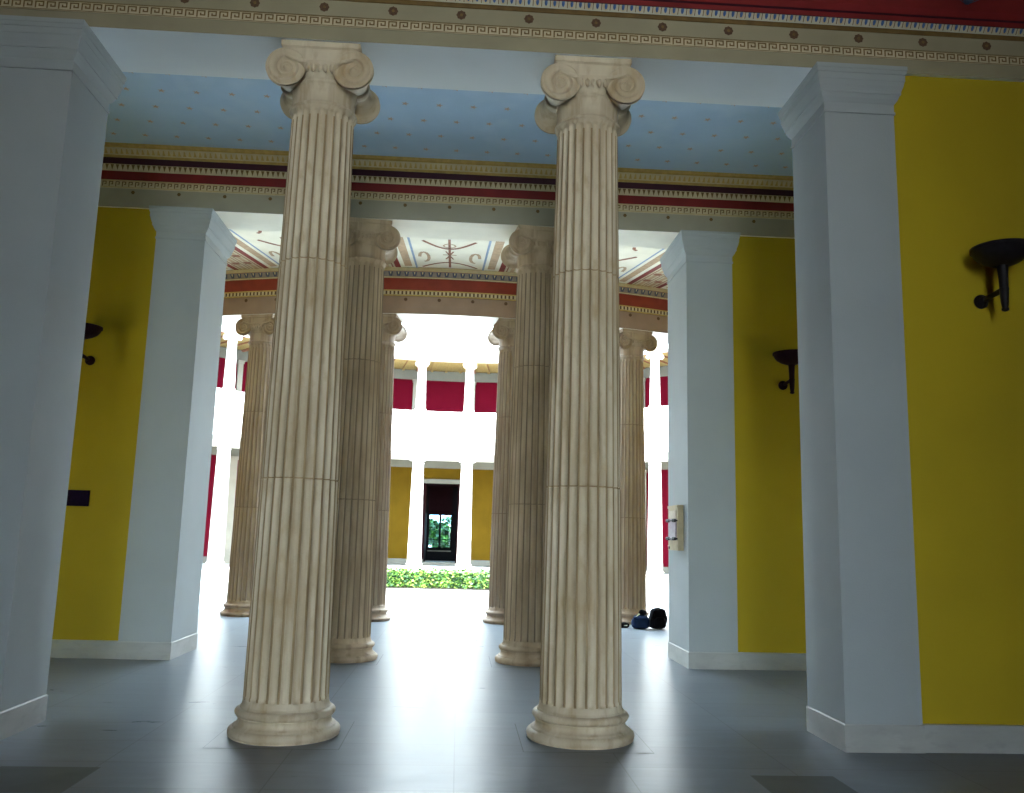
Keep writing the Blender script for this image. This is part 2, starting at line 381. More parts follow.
struct(e.build('trim_1'), 'painted entablature over the near columns with meander, rosettes and blue egg moulding')

# entablature over the second row
e = MB(); y = BY0 + .01
BYB = 11.97
def sz(z0, d): return 1.6 + (z0 - 1.6) * (y - d) / 11.262
bp = [(0, 6.030), (.012, 6.030), (.012, 6.150), (.022, 6.152), (.022, 6.272), (.034, 6.274), (.05, 6.372), (.06, 6.375), (.06, 6.460), (.08, 6.462), (.08, 6.50), (.10, 6.505), (.15, 6.60), (.16, 6.605), (.16, 6.625), (.21, 6.668)]
p = [(BYB, H), (y, H)] + [(y - d, sz(z, d)) for d, z in bp] + [(y - .24, 6.60)]
k = ['cream', 'beamgrey', 'golddark', 'pale', 'golddark', 'red', 'golddark', 'pale', 'golddark', 'purple', 'purple', 'gold', 'pale', 'pale', 'pale', 'gold', 'gold', 'gold']
extrude_x(e, p, k, -XW, XW)
e.face([(-XW, BYB, H), (XW, BYB, H), (XW, BYB, ZC + .2), (-XW, BYB, ZC + .2)], 'cream')
for i in range(-11, 12):
    x = 2.125 + (i - 3) * .60
    if abs(x) < 7.3: disc_y(e, x, y - .005, 5.985, .026, 'golddark', 12, lobes=1)
for i in range(-88, 89):                                    # running loops of the lower gold band
    x = i * .085
    for (ax, bx, az, bz) in ((-.034, -.022, .02, .09), (-.022, .02, .078, .09), (.008, .02, .045, .078), (-.008, .008, .045, .056), (-.04, .042, .008, .014), (-.04, .042, .098, .104)):
        e.face([(x + ax, y - .0145, 6.036 + az), (x + bx, y - .0145, 6.036 + az), (x + bx, y - .0145, 6.036 + bz), (x + ax, y - .0145, 6.036 + bz)], 'golddark' if az > .015 and az < .09 else 'gold')
for i in range(-110, 111):                                  # little leaves of the upper gold band
    x = i * .068
    e.face([(x - .022, y - .051, sz(6.366, .05)), (x, y - .038, sz(6.285, .036)), (x + .022, y - .051, sz(6.366, .05))], 'golddark')
    e.face([(x - .02, y - .106, sz(6.515, .104)), (x + .02, y - .106, sz(6.515, .104)), (x + .005, y - .148, sz(6.585, .144)), (x - .005, y - .148, sz(6.585, .144))], 'gold')
struct(e.build('trim_2'), 'painted entablature over the second row with dark red and plum bands')

# ------------------------------------------------------------------ ring entablature and painted ring ceiling
def revolve(mb, prof, mats, a0, a1, n, far, flip=False):
    rows = [[ring(a0 + (a1 - a0) * i / n, r, z, far) for i in range(n + 1)] for r, z in prof]
    for i in range(len(prof) - 1):
        mb.grid([rows[i], rows[i + 1]], mats[i], smooth=False, flip=flip)
e = MB()
ZR = 6.66
p = [(RI, 6.9), (RI - .25, 6.9), (RI - .25, 6.75), (RI, 6.6), (RI, H), (RO, H), (RO, 6.125), (RO + .015, 6.127), (RO + .015, 6.145), (RO + .025, 6.147), (RO + .035, 6.215), (RO + .045, 6.218), (RO + .045, 6.235), (RO + .04, 6.240), (RO + .04, 6.465),
     (RO + .07, 6.468), (RO + .07, 6.49), (RO + .08, 6.493), (RO + .12, 6.585), (RO + .14, 6.587), (RO + .14, ZR)]
k = ['white', 'white', 'white', 'white', 'white', 'beamring', 'beamring', 'golddark', 'gold', 'golddark', 'pale', 'gold', 'golddark', 'redring', 'redring', 'ornament', 'pale', 'bluegrey', 'ornament', 'pale']
# k has one entry per gap
k = k[:4] + ['white', 'beamring', 'golddark', 'gold', 'golddark', 'pale', 'gold', 'gold', 'golddark', 'redring', 'ornament', 'pale', 'golddark', 'bluegrey', 'ornament', 'pale']
revolve(e, p, k, -75, 75, 90, False)
aro = 0.645 / RO * 180 / PI
def ringbox(mb, a, da, r, z0, z1, k, tr=.004):
    pts = [ring(a - da, r, z0), ring(a + da, r, z0), ring(a + da, r, z1), ring(a - da, r, z1)]
    mb.face(pts, k)
for i in range(-22, 23):
    a = -0.55 + 360 / (2 * PI * RO) * (.6456 * (i - .93) + .6) * 1.0
    pts = [ring(a + .034 * math.cos(t * PI / 6) / RO * 57.3, RO + .004, 6.06 + .034 * math.sin(t * PI / 6)) for t in range(12)]
    e.face(pts, 'rosette')
for i in range(-190, 191):
    a = i * .33
    ringbox(e, a, .07, RO + .038, 6.149, 6.213, 'rosette')
    if abs(i) < 95:
        aa = i * .66
        e.face([ring(aa - .20, RO + .122, 6.575), ring(aa + .20, RO + .122, 6.575), ring(aa + .12, RO + .088, 6.50), ring(aa - .12, RO + .088, 6.50)], 'bluedark')
        e.face([ring(aa - .07, RO + .125, 6.57), ring(aa + .07, RO + .125, 6.57), ring(aa, RO + .098, 6.52)], 'pale')
struct(e.build('trim_3'), 'curved entablature of the round portico with brick red frieze band')

c = MB()
NA = 90
def rlim(a): return min(22.0, (RCY - (BYB - .02)) / max(.2, math.cos(R_(a))))
A = [-62 + 124 * i / NA for i in range(NA + 1)]
c.grid([[ring(a, RI, ZR) for a in A], [ring(a, rlim(a) if abs(a) < 26 else 17.6, ZR) for a in A]], 'cream', smooth=False)
def sector(a0, a1, r0, r1, k, dz=.003, n=4):
    c.grid([[ring(a0 + (a1 - a0) * i / n, r0, ZR - dz) for i in range(n + 1)], [ring(a0 + (a1 - a0) * i / n, r1, ZR - dz) for i in range(n + 1)]], k, smooth=False, flip=True)
RMAX = 17.15
for b in range(-3, 4):
    a = b * 11.25 + .25                                            # bay centre; column axes at +-5.625
    for s in (-1, 1):
        sector(a + s * 4.0, a + s * 4.45, 13.1, RMAX, 'redring', .005, 1); sector(a + s * 4.45, a + s * 5.66, 13.1, RMAX, 'pale', .003, 2)
        for q in range(9): sector(a + s * 4.8, a + s * 5.4, 13.3 + q * .42, 13.42 + q * .42, 'ornament', .005, 1)
        sector(a + s * 2.62, a + s * 2.78, 13.2, RMAX, 'lineblue', .004, 1)
        sector(a + s * 3.05, a + s * 3.65, 13.5, RMAX, 'creamband', .003, 1)
        sector(a + s * 2.85, a + s * 3.85, 13.17, 13.42, 'bluedark', .005, 2)
        sector(a + s * 4.62, a + s * 4.72, 13.1, RMAX, 'ornament', .004, 1)
        sector(a + s * 4.95, a + s * 5.25, 13.1, RMAX, 'creamband', .004, 1)
        sector(a + s * 5.45, a + s * 5.52, 13.1, RMAX, 'ornament', .004, 1)
    sector(a - 4.05, a + 4.05, 13.10, 13.16, 'redring', .005, 8)
    sector(a - 2.6, a + 2.6, 13.22, 13.27, 'lineblue', .004, 6)
    sector(a - 2.6, a + 2.6, 13.42, 13.45, 'creamband', .004, 6)
    # painted garland, medallion and scrolls
    def line(pts, w, k, dz=.005):
        for (a0, r0), (a1, r1) in zip(pts, pts[1:]):
            q0, q1 = Vector(ring(a0, r0, ZR - dz)), Vector(ring(a1, r1, ZR - dz))
            d = (q1 - q0).normalized(); nrm = Vector((-d.y, d.x, 0)) * w / 2
            c.face([q0 - nrm, q1 - nrm, q1 + nrm, q0 + nrm], k)
    line([(a - 1.8 + 3.6 * i / 12, 15.0 - .42 * math.sin(PI * i / 12)) for i in range(13)], .06, 'ornament')
    line([(a - 2.2 + 4.4 * i / 12, 13.5 + .30 * math.sin(PI * i / 12)) for i in range(13)], .05, 'ornament')
    line([(a, 13.5), (a, 15.1)], .045, 'ornament')
    line([(a - .5, 14.25), (a + .5, 14.25)], .04, 'creamband')
    line([(a - .28, 14.0), (a + .28, 14.45)], .03, 'ornament'); line([(a + .28, 14.0), (a - .28, 14.45)], .03, 'ornament')
    for s in (-1, 1):
        line([(a + s * (1.9 + .35 * math.cos(t * .7)), 14.1 + .28 * math.sin(t * .7)) for t in range(8)], .06, 'creamband')
        line([(a + s * (1.2 + .5 * math.cos(t * .6)), 15.7 + .38 * math.sin(t * .6)) for t in range(9)], .06, 'ornament')
        line([(a + s * 2.3, 16.6), (a + s * .4, 16.2), (a + s * .1, 16.8)], .03, 'creamband')
    for t in range(10):
        line([(a + .42 * math.cos(t * PI / 5), 14.75 + .10 * math.sin(t * PI / 5)), (a + .42 * math.cos((t + 1) * PI / 5), 14.75 + .10 * math.sin((t + 1) * PI / 5))], .03, 'creamband')
struct(c.build('ceiling_portico'), 'painted cream ceiling of the round portico with red and blue borders')

# roof over hall, middle room and near portico
r = MB(); r.box(-XW - .3, XW + .3, YB - .4, 12.6, ZC + .2, ZC + .5, 'roof')
A2 = [-75 + 150 * i / 60 for i in range(61)]
r.grid([[ring(a, RI - .25, 6.9) for a in A2], [ring(a, 17.8 if abs(a) > 26 else 19.0, 6.9) for a in A2]], 'roof', smooth=False, flip=True)
r.grid([[ring(a, RI - .25, 7.0) for a in A2], [ring(a, 17.8 if abs(a) > 26 else 19.0, 7.3) for a in A2]], 'roof', smooth=False)
struct(r.build('ceiling_roof_slab'))
# outer wall of the near portico beyond the middle room
w = MB()
for s in (-1, 1):
    aa = [s * (26.0 + 49 * i / 20) for i in range(21)]
    w.grid([[ring(a, RWALL, 0) for a in aa], [ring(a, RWALL, 6.95) for a in aa]], 'redwall', smooth=False)
struct(w.build('wall_portico'), 'red outer wall of the round portico')

# ------------------------------------------------------------------ columns
def column_meshes(Hc=H, s=1.0, nf=24, sub=9, tag_='', k='marble'):
    b = MB()                                              # attic base: torus, scotia, torus
    pr = [(.455 * s, 0), (.470 * s, .012 * s)]
    for t in range(1, 9): a = -PI / 2 + PI * t / 9 + .2; pr.append(((.435 + .043 * math.cos(a)) * s, (.052 + .047 * math.sin(a)) * s))
    pr += [(.436 * s, .102 * s), (.436 * s, .112 * s), (.418 * s, .118 * s), (.404 * s, .135 * s), (.397 * s, .155 * s), (.397 * s, .175 * s), (.405 * s, .186 * s), (.405 * s, .194 * s)]
    for t in range(0, 9): a = -PI / 2 + PI * t / 8; pr.append(((.388 + .040 * math.cos(a)) * s, (.234 + .040 * math.sin(a)) * s))
    pr += [(.384 * s, .276 * s), (.384 * s, .290 * s), (.372 * s, .296 * s)]
    b.lathe([(r_ * .918, z_ * .81) for r_, z_ in pr], k, 64)
    sh = MB()
    z0, z1 = .236 * s, Hc - .54 * s
    rb, rt = .336 * s, .272 * s
    fz0, fz1 = z0 + .045 * s, z1 - .03 * s
    zs = [z0, z0 + .008 * s, z0 + .02 * s, z0 + .035 * s]
    zs += [fz0 + d * s for d in (0, .006, .014, .024, .038, .06)]
    n = 26
    zs += [fz0 + .06 * s + (fz1 - fz0 - .12 * s) * i / n for i in range(1, n)]
    JZ = [] if k == 'white' else [2.02, 3.86]
    for j_ in JZ: zs += [j_ - .009, j_ - .005, j_ + .005, j_ + .009]
    zs.sort()
    zs += [fz1 - d * s for d in (.06, .038, .024, .014, .006, 0)] + [z1]
    rows = []
    for z in zs:
        t = (z - z0) / (z1 - z0)
        R = rb + (rt - rb) * (t ** 1.25)
        ap = max(0, 1 - (z - z0) / (.05 * s)); R += .010 * s * ap * ap
        ap = max(0, 1 - (z1 - z) / (.05 * s)); R += .012 * s * ap * ap
        w = 2 * PI * R / nf * .80 / 2                      # half flute width
        dend = min(z - fz0, fz1 - z)
        if any(abs(z - j_) < .006 for j_ in JZ): R -= .005
        row = []
        for i in range(nf):
            for j in range(sub):
                u = (j / sub - .5) * 2                     # -1..1 across one flute+fillet
                th = 2 * PI * (i + j / sub) / nf
                x = u / .80
                d = 0.0
                if dend > -1e-6 and abs(x) < 1:
                    v = max(0, 1 - dend / w) if dend < w else 0
                    q = 1 - x * x - v * v
                    if q > 0: d = w * .80 * math.sqrt(q)
                row.append(((R - d) * math.cos(th), (R - d) * math.sin(th), z))
        rows.append(row)
    sh.grid(rows, k, closed=True, smooth=True)
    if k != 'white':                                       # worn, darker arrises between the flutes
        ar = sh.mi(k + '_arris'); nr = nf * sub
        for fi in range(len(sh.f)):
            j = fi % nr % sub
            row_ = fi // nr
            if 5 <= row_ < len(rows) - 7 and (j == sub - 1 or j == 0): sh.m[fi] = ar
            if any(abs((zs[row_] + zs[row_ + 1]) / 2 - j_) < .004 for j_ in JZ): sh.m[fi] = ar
    sh.face(rows[0][::-1], k); sh.face(rows[-1], k)
    # capital
    c = MB(); T = Hc
    def Z(d): return T - d * s                             # d: metres below the beam
    pr = []
    for t in range(0, 7): a = -PI / 2 + PI * t / 6; pr.append(((.277 + .020 * math.cos(a)) * s, Z(.525 - .018 * math.sin(a))))
    pr += [(.272 * s, Z(.500)), (.274 * s, Z(.42)), (.282 * s, Z(.355)), (.290 * s, Z(.345)), (.298 * s, Z(.340)), (.298 * s, Z(.322))]
    c.lathe([(.262 * s, Z(.545))] + pr, k, 64, caps=False)
    rows = []                                             # echinus with eggs
    for t in range(9):
        u = t / 8; row = []
        for j in range(96):
            th = 2 * PI * j / 96
            egg = abs(math.cos(th * 10)) ** .6
            rr = (.292 + .075 * math.sin(u * PI / 2) - .045 * (1 - egg) * math.sin(u * PI)) * s
            row.append((rr * math.cos(th), rr * math.sin(th), Z(.322 - .135 * u)))
        rows.append(row)
    c.grid(rows, k, closed=True); c.face(rows[-1], k)
    # canalis: sagging band between the volutes, running through the depth
    yb = .322 * s; nseg = 16
    up = [(-.30 + .60 * i / nseg) for i in range(nseg + 1)]
    low = lambda x: .170 + .030 * (1 - (x / .30) ** 2) - .02 * abs(x / .3) ** 4
    for sg in (-1, 1):
        yy = sg * yb
        c.grid([[(x * s, yy, Z(.058)) for x in up], [(x * s, yy, Z(low(x) - .03)) for x in up], [(x * s, yy + sg * .014 * s, Z(low(x) - .026)) for x in up],
                [(x * s, yy + sg * .014 * s, Z(low(x) - .006)) for x in up], [(x * s, yy, Z(low(x))) for x in up]], k, smooth=False, flip=sg > 0)
        c.grid([[(x * s, yy, Z(low(x))) for x in up], [(x * s, 0, Z(low(x))) for x in up]], k, smooth=False, flip=sg > 0)
    for sg in (-1, 1):
        c.tube([(x * s * .93, sg * .328 * s, Z(low(x) - .004)) for x in up], .018 * s, k, 8)
        for j in range(-2, 3): c.ball((j * .052 * s, sg * .345 * s, Z(.248)), (.020 * s, .022 * s, .040 * s), k, 10, 8)
    # abacus with a cyma edge
    def sq(hw, d): return [(-hw * s, -hw * s, Z(d)), (hw * s, -hw * s, Z(d)), (hw * s, hw * s, Z(d)), (-hw * s, hw * s, Z(d))]
    rows = [sq(.300, .125), sq(.302, .108), sq(.312, .085), sq(.322, .062), sq(.332, .052), sq(.338, .048), sq(.338, .0005)]
    c.grid(rows, k, closed=True, smooth=False); c.face(rows[0][::-1], k); c.face(rows[-1], k)
    # scrolls: bolster of revolution along y with spiral faces
    scrolls = []
    for sx in (-1, 1):
        v = MB(); cx, cz = sx * .286 * s, Z(.240)
        RV = .174
        prof = [(-.31, .174), (-.288, .174), (-.278, .155), (-.20, .132), (-.12, .108), (-.06, .094), (-.045, .094), (-.04, .106), (-.02, .110), (0, .112), (.02, .110), (.04, .106), (.045, .094), (.06, .094), (.12, .108), (.20, .132), (.278, .155), (.288, .174), (.31, .174)]
        n = 40
        v.grid([[(cx + r_ * s * math.cos(2 * PI * j / n), yy * s, cz + r_ * s * math.sin(2 * PI * j / n)) for j in range(n)] for yy, r_ in prof], k, closed=True, flip=False)
        kk = .105
        for sg in (-1, 1):
            rr_ = [1 - .94 * (i / 22) for i in range(23)]; rows = []
            for q in rr_:
                row = []
                for j in range(n):
                    th = 2 * PI * j / n
                    ang = (th - PI / 2) * (-sx)             # winding mirrored left/right
                    if q > .17:
                        ph = (math.log(1 / q) / kk - ang) / (2 * PI); ph -= math.floor(ph)
                        hgt = .026 * (abs(ph - .5) * 2) ** 1.8
                        if q > .95: hgt = .026
                    else: hgt = .030 * math.sqrt(max(0, 1 - (q / .18) ** 2)) + .004
                    row.append((cx + q * RV * s * math.cos(th), sg * (.325 + hgt - .020) * s, cz + q * RV * s * math.sin(th)))
                rows.append(row)
            v.grid(rows, k, closed=True, flip=sg < 0); v.face(rows[-1] if sg > 0 else rows[-1][::-1], k)
        scrolls.append(v.mesh('scroll' + tag_))
    return b.mesh('base' + tag_), sh.mesh('shaft' + tag_), c.mesh('capital' + tag_), scrolls
def column_root(name, meshes, label, group, cat='column'):
    root = thing(name, label, cat, group=group)
    b, sh, c, sc = meshes
    for nm, me in (('base', b), ('shaft', sh), ('capital', c)):
        o = bpy.data.objects.new(nm, me); C.objects.link(o); o.parent = root
        if nm == 'capital':
            for m_ in sc:
                q = bpy.data.objects.new('volute', m_); C.objects.link(q); q.parent = o
    return root
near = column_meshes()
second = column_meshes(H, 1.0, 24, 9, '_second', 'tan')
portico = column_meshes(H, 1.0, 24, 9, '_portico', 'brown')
col = column_root('fluted_column', near, 'front left fluted marble column, nearest of those left of the middle passage', 'front pair of columns')
col.location = (-1.332, 7.36, 0)
dup(col, (1.04, 7.36, 0), 0, 'front right fluted marble column, nearest of those right of the middle passage', 'front pair of columns')
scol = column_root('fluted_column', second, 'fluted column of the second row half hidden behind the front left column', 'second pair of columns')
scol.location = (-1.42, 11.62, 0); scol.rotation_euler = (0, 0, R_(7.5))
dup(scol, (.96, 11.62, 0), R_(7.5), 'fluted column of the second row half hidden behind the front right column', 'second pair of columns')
rl = {-16.25: 'brown fluted column of the round portico beside the inner face of the far left pier', -5.55: 'fluted portico column showing right of the second row left column',
      5.95: 'fluted portico column showing left of the second row right column', 17.0: 'fluted portico column standing behind the dark bags by the far right pier'}
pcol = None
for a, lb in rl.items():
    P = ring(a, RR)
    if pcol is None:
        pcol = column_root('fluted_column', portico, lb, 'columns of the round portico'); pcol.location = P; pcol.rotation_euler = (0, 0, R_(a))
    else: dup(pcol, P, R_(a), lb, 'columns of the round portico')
up = column_meshes(2.60, .72, 20, 4, '_upper', 'white')
HF = 5.52
low = column_meshes(HF, 1.0, 24, 4, '_court', 'white')
ucol = lcol = None
k_lab = {0: 'just left of', 1: 'just right of'}
def ordn(i): return ['nearest', 'second', 'third', 'fourth', 'fifth', 'sixth'][i]
for i in range(-6, 6):
    a = -2.2 + (i + .5) * 10.5
    side = 'left' if i < 0 else 'right'; n = (-i - 1) if i < 0 else i
    P = ring(a, RR, 0, True); rz = PI - R_(a)
    if n == 0:
        lb = 'white ground floor column across the court standing just %s of the dark doorway' % side
        lu = 'small white gallery column above the court, just %s of the middle red panel' % side
    else:
        lb = '%s white ground floor column to the %s of the dark doorway across the court' % (ordn(n), side)
        lu = '%s small white gallery column to the %s of the middle red panel' % (ordn(n), side)
    if lcol is None:
        lcol = column_root('fluted_column', low, lb, 'ground floor columns across the court'); lcol.location = P; lcol.rotation_euler = (0, 0, rz)
    else: dup(lcol, P, rz, lb, 'ground floor columns across the court')
    if ucol is None:
        ucol = column_root('gallery_column', up, lu, 'gallery columns across the court'); ucol.location = (P[0], P[1], 7.5); ucol.rotation_euler = (0, 0, rz)
    else: dup(ucol, (P[0], P[1], 7.5), rz, lu, 'gallery columns across the court')

# ------------------------------------------------------------------ square piers
def pier(name, x0, x1, y0, y1, label):
    cx, cy = (x0 + x1) / 2, (y0 + y1) / 2; hx, hy = (x1 - x0) / 2, (y1 - y0) / 2
    t = thing(name, label, 'pier', (cx, cy, 0), group='square piers at the wall ends')
    def loft(prof, k, nm):
        m = MB(); rows = [[(-hx - d, -hy - d, z), (hx + d, -hy - d, z), (hx + d, hy + d, z), (-hx - d, hy + d, z)] for d, z in prof]
        m.grid(rows, k, closed=True, smooth=False); m.face(rows[0][::-1], k); m.face(rows[-1], k)
        return m.build(nm, t)
    loft([(.010, 0), (.010, .200), (.004, .210)], 'base', 'plinth')
    loft([(0, .210), (0, 5.36)], 'paint', 'shaft')
    loft([(0, 5.36), (.010, 5.362), (.010, 5.385), (0.003, 5.388), (.003, 5.455), (.014, 5.47), (.030, 5.495), (.042, 5.53), (.050, 5.532), (.050, 5.555), (.056, 5.575), (.066, 5.60), (.074, 5.64), (.078, 5.642),
          (.078, 5.70), (.086, 5.703), (.090, 5.735), (.095, 5.74), (.095, 5.777)], 'paint', 'capital')
    return t
pier('square_pier', AOL, AXL, AY0, AY1, 'wide pale grey pier at the left edge of the hall, nearest on the left')
pier('square_pier', AXR, AOR, AY0, AY1, 'tall pale grey pier left of the big torch bracket, nearest on the right')
pier('square_pier', BOL, BXL, BY0, BY1, 'pale grey pier beside the yellow wall with the small dark plaque, second on the left')
pier('square_pier', BXR, BOR, BY0, BY1, 'pale grey pier carrying the beige tablet on its inner face')

# ------------------------------------------------------------------ far side of the court
def arcwall(name, r, a0, a1, z0, z1, k, label, n=40, thick=.3, bands=()):
    m = MB()
    aa = [a0 + (a1 - a0) * i / n for i in range(n + 1)]
    m.grid([[ring(a, r, z0, True) for a in aa], [ring(a, r, z1, True) for a in aa]], k, smooth=False, flip=True)
    m.grid([[ring(a, r + thick, z0, True) for a in aa], [ring(a, r + thick, z1, True) for a in aa]], k, smooth=False)
    m.grid([[ring(a, r, z1, True) for a in aa], [ring(a, r + thick, z1, True) for a in aa]], k, smooth=False, flip=True)
    for a in (a0, a1): m.face([ring(a, r, z0, True), ring(a, r + thick, z0, True), ring(a, r + thick, z1, True), ring(a, r, z1, True)], k)
    for (d, b0, b1, kk) in bands:
        m.grid([[ring(a, r, b0, True) for a in aa], [ring(a, r - d, b0, True) for a in aa], [ring(a, r - d, b1, True) for a in aa], [ring(a, r, b1, True) for a in aa]], kk, smooth=False, flip=True)
    return struct(m.build(name), label)
DA = -0.56 / RWALL * 180 / PI                                  # doorway bearing
dw = .845 / RWALL * 180 / PI
lob = [(.03, 0, .32, 'greyband'), (.03, 5.08, 5.47, 'greyband'), (.05, 5.47, 6.40, 'white')]
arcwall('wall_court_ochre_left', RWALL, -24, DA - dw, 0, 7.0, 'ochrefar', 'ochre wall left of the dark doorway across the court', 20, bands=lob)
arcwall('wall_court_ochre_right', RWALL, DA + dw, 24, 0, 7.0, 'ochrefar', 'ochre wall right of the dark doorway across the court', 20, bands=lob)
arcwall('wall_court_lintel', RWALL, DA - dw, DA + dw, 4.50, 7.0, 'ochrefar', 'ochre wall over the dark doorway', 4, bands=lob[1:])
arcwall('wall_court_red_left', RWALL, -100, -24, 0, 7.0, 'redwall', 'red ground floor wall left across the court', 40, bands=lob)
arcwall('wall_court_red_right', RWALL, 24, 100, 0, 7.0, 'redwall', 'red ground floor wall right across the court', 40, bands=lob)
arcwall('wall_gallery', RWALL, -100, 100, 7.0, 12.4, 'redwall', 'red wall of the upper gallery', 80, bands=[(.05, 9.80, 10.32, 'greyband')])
e = MB()
p = [(RI + .70, 6.95), (RI + .70, HF), (RI, HF), (RI, 6.02), (RI - .03, 6.02), (RI - .03, 6.34), (RI - .12, 6.38), (RI - .22, 6.42), (RI - .22, 6.52), (RI - .05, 6.56), (RI - .05, 7.40), (RI - .09, 7.42), (RI - .09, 7.50), (RI + .75, 7.50), (RI + .75, 6.95), (RWALL, 6.95)]
revolve(e, p, ['white'] * (len(p) - 1), -100, 100, 110, True, flip=False)
e.grid([[ring(a, RI + .7, 6.55, True) for a in [-100 + 2 * i for i in range(101)]], [ring(a, RWALL, 6.55, True) for a in [-100 + 2 * i for i in range(101)]]], 'woodceil', smooth=False)
e.grid([[ring(a, RI + .75, 7.49, True) for a in [-100 + 2 * i for i in range(101)]], [ring(a, RWALL, 7.49, True) for a in [-100 + 2 * i for i in range(101)]]], 'court', smooth=False, flip=True)
struct(e.build('trim_4'), 'white band and parapet between the two storeys across the court')
e = MB()
p = [(RI + .55, 10.34), (RI + .55, 10.10), (RI, 10.10), (RI, 10.42), (RI - .03, 10.43), (RI - .03, 10.85), (RI - .05, 10.86), (RI - .05, 11.10), (RI - .10, 11.12), (RI - .10, 11.24), (RI - .42, 11.28), (RI - .42, 11.45), (RI - .50, 11.55), (RI - .50, 11.62), (RWALL + .4, 12.5)]
revolve(e, p, ['white'] * (len(p) - 1), -100, 100, 110, True)
aa = [-100 + 2 * i for i in range(101)]
e.grid([[ring(a, RI + .55, 10.34, True) for a in aa], [ring(a, RWALL, 10.34, True) for a in aa]], 'woodceil', smooth=False)
for i in range(-150, 151):
    a = i * .6; q = .14
    b0 = [ring(a - q, RI - .04, 11.10, True), ring(a + q, RI - .04, 11.10, True), ring(a + q, RI - .20, 11.10, True), ring(a - q, RI - .20, 11.10, True)]
    t0 = [(x, y_, 11.27) for x, y_, z in b0]
    e.grid([b0, t0], 'white', closed=True, smooth=False); e.face(b0, 'pale')
for i in range(-36, 37):                                       # ceiling beams of the gallery
    a = i * 2.625 - 1.95
    q = .22
    b0 = [ring(a - q, RI + .5, 10.26, True), ring(a + q, RI + .5, 10.26, True), ring(a + q, RWALL, 10.26, True), ring(a - q, RWALL, 10.26, True)]
    e.grid([b0, [(x, y_, 10.34) for x, y_, z in b0]], 'ornament', closed=True, smooth=False); e.face(b0, 'ornament' if i % 4 == 2 else 'woodceil')
struct(e.build('trim_5'), 'white upper cornice with dentils across the court')
# shallow pilasters on the gallery wall, ground floor ones on the red wall
def pilaster(a, z0, z1, w, r):
    hw = w / 2 / r * 57.3; m = MB()
    def bx(d, w2, za, zb):
        h2 = w2 / 2 / r * 57.3
        q = [ring(a - h2, r + .02, za, True), ring(a + h2, r + .02, za, True), ring(a + h2, r - d, za, True), ring(a - h2, r - d, za, True)]
        m.grid([q, [(x, y_, zb) for x, y_, z in q]], 'pilaster', closed=True, smooth=False); m.face(q, 'pilaster'); m.face([(x, y_, zb) for x, y_, z in q], 'pilaster')
    bx(.12, w, z0, z1 - .14); bx(.16, w * 1.2, z1 - .16, z1 - .06); bx(.20, w * 1.35, z1 - .07, z1)
    return m
for i in range(-6, 6):
    a = -2.2 + (i + .5) * 10.5
    side = 'left' if i < 0 else 'right'; n = (-i - 1) if i < 0 else i
    lb = ('%s' % ordn(n)) + ' pale gallery pilaster on the red wall to the %s of the middle red panel' % side
    tag(pilaster(a, 7.5, 9.80, .26, RWALL).build('pilaster'), lb, 'pilaster', 'pilasters on the gallery wall')
    if abs(a) > 25 :
        tag(pilaster(a, 0, 5.08, .42, RWALL).build('pilaster'), ordn(n) + ' pale ground floor pilaster on the red wall %s of the far doorway' % side, 'pilaster', 'pilasters on the ground floor wall')

# the far doorway: dark passage and a glazed door at its end
dx = RCX + RWALL * math.sin(R_(DA)); dy = RCY + RWALL * math.cos(R_(DA))
m = MB()
hw = .845
PL = 3.4
m.box(dx - hw - .25, dx - hw, dy - .02, dy + PL, 0, 4.5, 'maroon'); m.box(dx + hw, dx + hw + .25, dy - .02, dy + PL, 0, 4.5, 'maroon')
m.box(dx - hw - .25, dx + hw + .25, dy - .02, dy + PL, 4.27, 4.5, 'maroon'); m.box(dx - hw, dx + hw, dy - .06, dy + PL, -.02, .17, 'greyband')
m.box(dx - hw - .16, dx - hw + .0, dy - .08, dy + .02, .17, 4.27, 'maroon'); m.box(dx + hw, dx + hw + .16, dy - .08, dy + .02, .17, 4.27, 'maroon')
m.box(dx - hw - .30, dx + hw + .30, dy - .10, dy + .02, 4.27, 4.50, 'greyband')
struct(m.build('wall_passage'), 'dark maroon passage of the doorway across the court')
ex = dx - .10; ey = dy + PL - .2; dh = .66
door = MB()
door.box(ex - hw - .2, ex - dh, ey, ey + .12, .1, 4.3, 'darkwood'); door.box(ex + dh, ex + hw + .3, ey, ey + .12, .1, 4.3, 'darkwood'); door.box(ex - dh, ex + dh, ey, ey + .12, 2.75, 4.3, 'maroon')
d = struct(door.build('door_1'), 'dark glazed door at the end of the passage across the court')
lf = MB()
for (x0, x1) in ((ex - dh, ex), (ex, ex + dh)):
    lf.box(x0, x0 + .06, ey + .02, ey + .08, .2, 2.75, 'darkwood'); lf.box(x1 - .06, x1, ey + .02, ey + .08, .2, 2.75, 'darkwood')
    for z in (.17, .80, 2.68): lf.box(x0, x1, ey + .02, ey + .08, z, z + .09, 'darkwood')
    lf.box(x0 + .06, x1 - .06, ey + .03, ey + .07, .26, .82, 'darkwood')
    for z in (1.30, 1.98): lf.box(x0, x1, ey + .03, ey + .07, z, z + .035, 'darkwood')
    lf.box((x0 + x1) / 2 - .012, (x0 + x1) / 2 + .012, ey + .03, ey + .07, .8, 2.7, 'darkwood')
    lf.box(x0, x1, ey + .015, ey + .085, .66, .72, 'greyband')
lf.build('door_frame', d)
for (x0, x1) in ((ex - dh, ex), (ex, ex + dh)):
    pn = MB(); pn.box(x0 + .05, x1 - .05, ey + .045, ey + .055, .85, 2.70, 'glass'); pn.build('pane', d)

